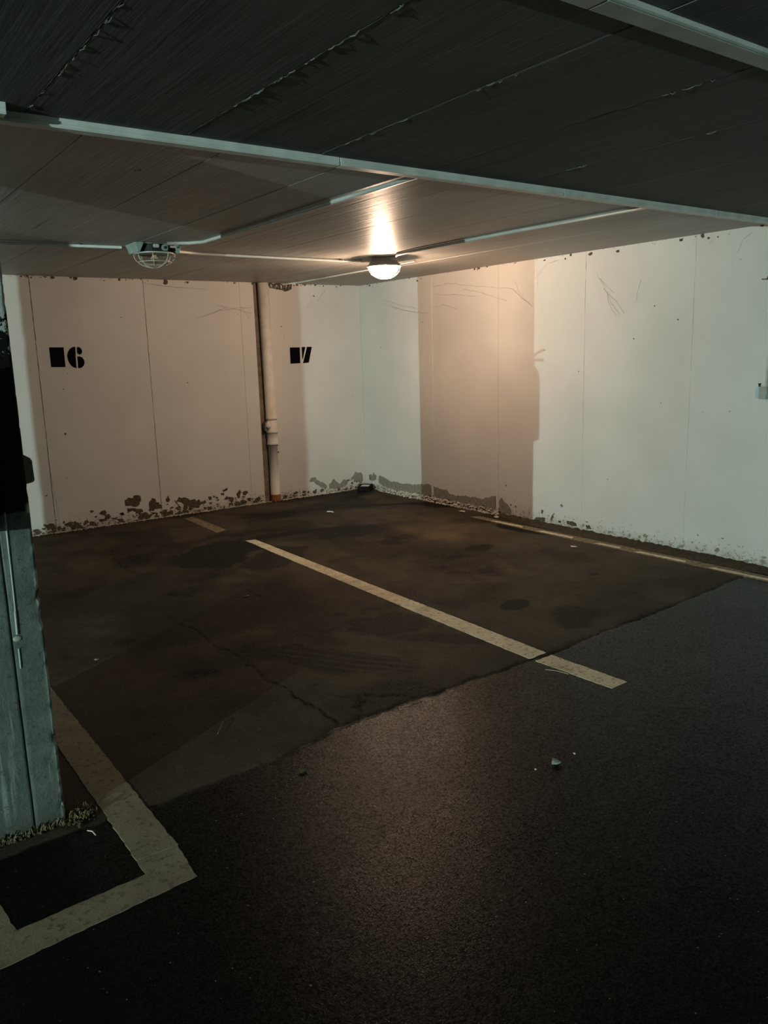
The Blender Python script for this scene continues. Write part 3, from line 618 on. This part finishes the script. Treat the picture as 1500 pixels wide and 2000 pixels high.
# ------------------------------------------------------------------ pillars
def pillar(x0, x1, y0, y1, seed, label, fine=True):
    st = .014 if fine else .06; r = np.random.RandomState(seed); per = []
    def side(a, b, extra=()):
        L = math.hypot(b[0]-a[0], b[1]-a[1]); n = int(L/st); ts = sorted(set([i/n for i in range(n)]+[e/L for e in extra])); return [(a[0]+(b[0]-a[0])*t, a[1]+(b[1]-a[1])*t) for t in ts]
    seam = x1-.102
    ex = [seam-x0-.006, seam-x0-.002, seam-x0, seam-x0+.002, seam-x0+.006, .006, .012]
    per += side((x0, y0), (x1, y0), ex+[x1-x0-.004, x1-x0-.009, x1-x0-.02]); per += side((x1, y0), (x1, y1), [.003, .008, .02]); per += side((x1, y1), (x0, y1)); per += side((x0, y1), (x0, y0))
    per = np.array(per); n = len(per); m = int(H/st)+1; zs = np.linspace(-.006, H, m)
    PX = np.repeat(per[None, :, 0], m, 0); PY = np.repeat(per[None, :, 1], m, 0); Z = np.repeat(zs[:, None], n, 1)
    cx, cy = (x0+x1)/2, (y0+y1)/2
    # distance to the nearest vertical edge along the face
    dxe = np.minimum(np.abs(PX-x0), np.abs(PX-x1)); dye = np.minimum(np.abs(PY-y0), np.abs(PY-y1)); d = np.hypot(dxe, dye)
    chip = np.clip((fbm(Z*38+d*30, d*20+Z*0+seed, 3, seed)-.52)*6, 0, 1)*np.clip((fbm(Z*5, d*0+seed, 2, seed+3)-.35)*4, 0, 1)*np.interp(Z, [0, .5, 1.1, 2.4], [1.2, 1., .4, .2])
    ins = (np.clip(1-d/.006, 0, 1)*.004) + chip*np.clip(1-d/.03, 0, 1)*.010
    surf = .0018*(fbm(PX*9+PY*9, Z*5, 3, seed+2)-.5)
    small = np.clip((fbm((PX+PY)*45, Z*45, 2, seed+5)-.74)*9, 0, 1)*np.clip(1.2-d/.09, 0, 1)*.006
    zw = seam + .004*(fbm(Z*4, Z*0+2, 3, seed)-.5); front = (np.abs(PY-y0) < 1e-6)
    sm = np.clip(1-np.abs(PX-zw)/.0035, 0, 1)*front*(Z < 2.4)
    rid = 0*np.clip(1-np.abs(PX-(seam+.014+.012*(Z-.9)))/.008, 0, 1)*front*(Z > .60)*(Z < 1.14)*np.interp(Z, [.60, .80, .82, 1.14], [.6, .7, .3, .8])
    e = .018 + ins*0
    NX = np.where(np.abs(PX-x0) < 1e-6, 1., 0)+np.where(np.abs(PX-x1) < 1e-6, -1., 0); NY = np.where(np.abs(PY-y0) < 1e-6, 1., 0)+np.where(np.abs(PY-y1) < 1e-6, -1., 0)
    nearx = np.where(np.abs(PX-x0) < np.abs(PX-x1), 1., -1.)*np.clip(1-dxe/.03, 0, 1); neary = np.where(np.abs(PY-y0) < np.abs(PY-y1), 1., -1.)*np.clip(1-dye/.03, 0, 1)
    X = PX + ins*(NX+(NX == 0)*nearx) + (surf+small+sm*.006-rid*.002)*NX; Y = PY + ins*(NY+(NY == 0)*neary) + (surf+small+sm*.006-rid*.002)*NY
    me = bpy.data.meshes.new('pillar'); nv = m*n; me.vertices.add(nv); me.vertices.foreach_set('co', np.stack([X-cx, Y-cy, Z], -1).astype(np.float32).ravel())
    i = np.arange(nv).reshape(m, n); j = np.roll(i, -1, 1); q = np.stack([i[:-1], j[:-1], j[1:], i[1:]], -1).reshape(-1, 4)
    me.loops.add(q.size); me.loops.foreach_set('vertex_index', q.ravel().astype(np.int32)); me.polygons.add(len(q)); me.polygons.foreach_set('loop_start', np.arange(0, q.size, 4, dtype=np.int32)); me.update()
    bright = np.clip(rid*1.1, 0, 1); bright = np.maximum(bright, np.clip(1.4-d/.011, 0, 1)*np.clip((fbm(Z*34, d*20, 3, seed+7)-.42)*8, 0, 1)*(Z < 1.15)*.9)
    bright = np.maximum(bright, .7*(chip > .5)*(d < .03)*(fbm(Z*60, d*60, 2, seed+8) > .62)*(Z < 1.15))
    dark = np.maximum(sm, np.clip(chip*1.2-.25, 0, 1)*np.clip(1-d/.05, 0, 1)*.6*(fbm(Z*40, d*40+3, 2, seed+9) > .5)); dark = dark*(bright < .3)
    at = me.color_attributes.new('wear', 'FLOAT_COLOR', 'POINT'); at.data.foreach_set('color', np.stack([bright, dark, bright*0, bright*0+1], -1).astype(np.float32).ravel())
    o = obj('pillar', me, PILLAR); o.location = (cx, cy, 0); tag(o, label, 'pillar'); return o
pil = pillar(-5.25, -4.935, -5.21, -4.27, 3, 'grey green concrete pillar with a black band at the left edge')
pc = Vector(((-5.25-4.935)/2, (-5.21-4.27)/2, 0))
for pts, rad in (([(-5.013, -5.2105, 1.135), (-5.015, -5.2105, .95), (-5.017, -5.2105, .80)], .0035), ([(-5.018, -5.2105, .80), (-5.019, -5.2105, .76), (-5.02, -5.2105, .72)], .005), ([(-5.021, -5.2105, .67), (-5.022, -5.2105, .60)], .0035)):
    bm = bmesh.new(); tube(bm, [Vector(p)-pc for p in pts], rad, 6); o = obj('paint_ridge', bm, TRUNK2, pil); o['label'] = 'pale raised vertical paint ridge'
bm = bmesh.new(); bmesh.ops.create_icosphere(bm, subdivisions=2, radius=1)
for v in bm.verts: v.co = Vector((v.co.x*.014, v.co.y*.004, v.co.z*.010)) + Vector((-5.022, -5.211, .705)) - pc
obj('mortar_lump', bm, TRUNK2, pil)
pillar(-8.425, -8.03, -5.21, -4.27, 11, 'concrete pillar further left along the bays', False)
# cast box on the pillar's right side
bm = bmesh.new(); pts = [(-4.95, 1.316), (-4.908, 1.304), (-4.873, 1.280), (-4.871, 1.200), (-4.95, 1.184)]
a = [bm.verts.new((x, -5.03, z)) for x, z in pts]; b = [bm.verts.new((x, -4.90, z)) for x, z in pts]
bm.faces.new(a); bm.faces.new(b[::-1])
for i in range(5): bm.faces.new((a[i], b[i], b[(i+1) % 5], a[(i+1) % 5]))
bmesh.ops.recalc_face_normals(bm, faces=bm.faces[:]); bmesh.ops.bevel(bm, geom=bm.edges[:], offset=.004, segments=2, affect='EDGES')
o = obj('junction_box', bm, GREEN); tag(o, 'dark olive box sticking out from the right side of the pillar', 'box')
# extinguisher hanging on the pillar front, beyond the left edge of the photograph
fx, fy = -5.145, -5.285
ext = empty('fire_extinguisher', (fx, fy, 1.085)); tag(ext, 'red fire extinguisher hung on the front of the pillar', 'fire extinguisher')
bm = bmesh.new(); lathe(bm, [(.05, 0), (.062, .012), (.064, .03), (.064, .37), (.055, .41), (.03, .44), (.02, .45)], (0, 0), 28, True, True); bmesh.ops.recalc_face_normals(bm, faces=bm.faces[:]); obj('cylinder_body', bm, REDM, ext, True)
obj('valve', boxm((-.02, -.02, .445), (.02, .02, .50), .004), BPLAST, ext)
bm = bmesh.new(); tube(bm, [(0, -.01, .50), (.02, -.05, .525), (.03, -.09, .54)], .008, 8); obj('handle', bm, BPLAST, ext)
bm = bmesh.new(); tube(bm, [(0, -.01, .48), (.02, -.06, .48), (.03, -.085, .475)], .008, 8); obj('handle', bm, BPLAST, ext)
obj('bracket', boxm((-.03, .05, .1), (.03, .076, .40), .003), BPLAST, ext)

# moss and straw at the pillar foot
def straw():
    r = random.Random(12); bm = bmesh.new()
    def foot():
        t = r.random()
        if t < .6: return (r.uniform(-5.25, -4.93), -5.215-abs(r.gauss(0, .012)))
        if t < .92: return (-4.925+abs(r.gauss(0, .035)), -5.20+r.gauss(0, .03))
        return (-4.93+abs(r.gauss(0, .01)), r.uniform(-5.2, -4.9))
    for _ in range(170):
        x, y = foot(); a = r.uniform(0, 6.28); L = r.uniform(.01, .045); dx, dy = L*math.cos(a)*.5, -abs(L*math.sin(a))*.5; h = r.uniform(.003, .028)
        tube(bm, [(x, y, .0), (x+dx*.6, y+dy*.6, h), (x+dx*1.2, y+dy*1.2, h*r.uniform(.1, .7))], [.0016, .0013, .0008], 4)
    o = obj('dry_straw', bm, STRAW); tag(o, 'dry straw and grass bits around the foot of the pillar', 'debris', kind='stuff')
    bm = bmesh.new()
    for _ in range(330):
        x, y = foot(); s = r.uniform(.002, .009); y = min(y, -5.205) if x < -4.93 else y
        q = bmesh.ops.create_icosphere(bm, subdivisions=1, radius=s)
        for v in q['verts']: v.co = Vector((x, y, s*.25)) + Vector((v.co.x*r.uniform(.7, 1.3), v.co.y*r.uniform(.7, 1.3), v.co.z*.7))
    o = obj('moss_clumps', bm, MOSS); tag(o, 'mossy dirt clumps along the foot of the pillar', 'moss', kind='stuff')
straw()

# ------------------------------------------------------------------ drain pipe in its chase
px, py = -1.247, .012
dp = empty('drain_pipe', (px, py, 0)); tag(dp, 'cream painted drain pipe from floor to ceiling on the back wall', 'pipe')
bm = bmesh.new(); tube(bm, [(-.016, 0, H), (-.009, 0, 1.8), (-.004, 0, .95)], [.060, .059, .058], 32); obj('pipe_upper', bm, PIPE, dp, True)
bm = bmesh.new(); tube(bm, [(0, 0, .64), (0, 0, .06)], .052, 32); obj('pipe_lower', bm, PIPE, dp, True)
bm = bmesh.new(); lathe(bm, [(.057, .955), (.065, .952), (.065, .925), (.060, .922), (.0615, .92), (.0615, .80), (.066, .797), (.066, .775), (.0610, .772), (.0605, .665), (.065, .662), (.065, .640), (.052, .636)], (0, 0), 32); bmesh.ops.recalc_face_normals(bm, faces=bm.faces[:]); obj('coupling_sleeve', bm, PIPE, dp, True)
for zz in (.921, .772, .636):
    bm = bmesh.new(); lathe(bm, [(.0622, zz+.003), (.0622, zz-.004)], (0, 0), 32); obj('seam_ring', bm, DARKPLASTER, dp, True)
bm = bmesh.new(); lathe(bm, [(.0602, 1.868), (.0602, 1.860)], (-.0095, 0), 32); obj('joint_ring', bm, PIPE, dp)
bm = bmesh.new(); lathe(bm, [(.051, .075), (.058, .07), (.060, .0)], (0, 0), 28); obj('pipe_foot', bm, RUST, dp)
bm = boxm((-.095, -.070, .835), (-.035, -.02, .905), .012); o = obj('pipe_clamp', bm, PIPE, dp)
bm = boxm((-.100, -.035, .80), (-.078, .02, .90), .006); o = obj('clamp_lug', bm, PLASTER, dp)
# ------------------------------------------------------------------ boxes and litter
tb = empty('bait_box', (-.125, -.165, 0)); tb.rotation_euler.z = math.radians(42); tag(tb, 'small black plastic box with white inside on the floor in the corner', 'box')
bm = bmesh.new()
for a, b in (((-.10, -.075, 0), (.10, .075, .008)), ((-.10, -.075, 0), (-.080, .075, .062)), ((.080, -.075, 0), (.10, .075, .062)), ((-.08, -.075, 0), (.08, -.055, .062)), ((-.08, .055, 0), (.08, .075, .062))): box(bm, a, b, .002)
obj('box_shell', bm, BMATT, tb); obj('white_insert', boxm((-.078, -.053, .008), (.078, .053, .056), .003), WHITEP, tb)
jbx = empty('socket_box', (-.001, -4.985, 1.222)); tag(jbx, 'pale blue grey electrical box on the right wall at the photo edge', 'box')
obj('box_body', boxm((-.045, -.045, 0), (-.001, .040, .082), .006), JBOX, jbx)
obj('box_lid', boxm((-.052, -.050, -.003), (-.040, .010, .085), .003), TRUNK2, jbx)
bm = bmesh.new(); tube(bm, [(-.022, .022, .082), (-.022, .022, .096), (-.022, .022, .106)], [.007, .007, .011], 12); obj('cable_gland', bm, DARKM, jbx)
bm = bmesh.new(); tube(bm, [(-.015, -.022, .08), (-.015, -.022, .78)], .009, 10); obj('cable', bm, METALP, jbx, True)
br = empty('wall_bracket', (-.001, -4.97, 2.035)); tag(br, 'rusty bracket stub high on the right wall at the photo edge', 'bracket')
bm = bmesh.new(); tube(bm, [(0, .05, .004), (-.012, .02, .002), (-.016, -.01, 0)], .004, 6); tube(bm, [(-.016, 0, 0), (-.02, -.012, .02), (-.012, -.02, .06)], .008, 6); obj('hook', bm, CONC, br)
obj('bracket_plate', boxm((-.014, -.035, -.010), (0, -.005, .014), .004), PLASTER, br)
def litter(name, x, y, sx, sy, sz, mat, label, cat, seed):
    r = random.Random(seed); bm = bmesh.new(); q = bmesh.ops.create_icosphere(bm, subdivisions=1, radius=1)
    for v in q['verts']:
        k = r.uniform(.45, 1.3); v.co = Vector((v.co.x*sx*k, v.co.y*sy*k, v.co.z*sz*r.uniform(.5, 1.2)+sz*.55))
    o = obj(name, bm, mat); o.location = (x, y, 0.001); tag(o, label, cat); return o
litter('paper_scrap', -3.282, -6.03, .026, .024, .010, PAPER2, 'crumpled grey paper scrap on the dark lane floor right of centre', 'litter', 1)
litter('pebble', -3.17, -6.03, .006, .006, .005, PAPER, 'tiny pale pebble just right of the crumpled paper scrap', 'pebble', 2)
litter('pebble', -3.385, -6.02, .006, .005, .005, PAPER, 'tiny pale pebble just left of the crumpled paper scrap', 'pebble', 3)
litter('leaf_scrap', -4.089, -5.452, .024, .016, .006, MOSS, 'small dark leaf scrap on the lane left of the floor joint', 'litter', 4)
litter('plaster_chip', -.17, -1.97, .030, .045, .008, CRUMB, 'flat white plaster chip on the floor by the right wall patches', 'litter', 5)
litter('plaster_chip', -.12, -2.42, .02, .03, .010, CRUMB, 'white plaster lump at the start of the worn line', 'litter', 15)
litter('paper_scrap', -.50, -3.72, .025, .04, .003, PAPER, 'small white flake beside the worn line by the right wall', 'litter', 6)
litter('brick_crumb', -4.379, -3.698, .016, .010, .008, plain('pinkish_brick', (.35, .2, .15), .8), 'pinkish crumb on the floor right of the pillar', 'litter', 7)
litter('pebble', -3.20, -3.17, .03, .012, .006, PLASTER, 'grey flake on the floor between crack and middle line', 'pebble', 8)
def stick(name, a, b, rad, mat, label, cat):
    bm = bmesh.new(); A = Vector((*a, .004)); Bv = Vector((*b, .004)); d = Bv-A; o0 = A
    tube(bm, [(0, 0, 0), tuple(d*.5+Vector((.004, .002, .003))), tuple(d)], rad, 8); o = obj(name, bm, mat); o.location = o0; tag(o, label, cat)
stick('cigarette_end', fl(639, 1000), fl(651, 1001), .006, WHITEP, 'white cigarette end on the floor near the corner', 'litter')
stick('straw_stalk', fl(425, 1435), fl(436, 1411), .0018, STRAW, 'single straw stalk on the floor by the crack', 'straw')
stick('straw_stalk', fl(171, 1624), fl(187, 1633), .0022, CRUMB, 'short pale stalk on the floor beside the pillar foot', 'straw')
stick('thread', fl(1065, 1309), fl(1110, 1318), .0012, PAPER, 'thin pale thread on the floor below the middle line end', 'thread')
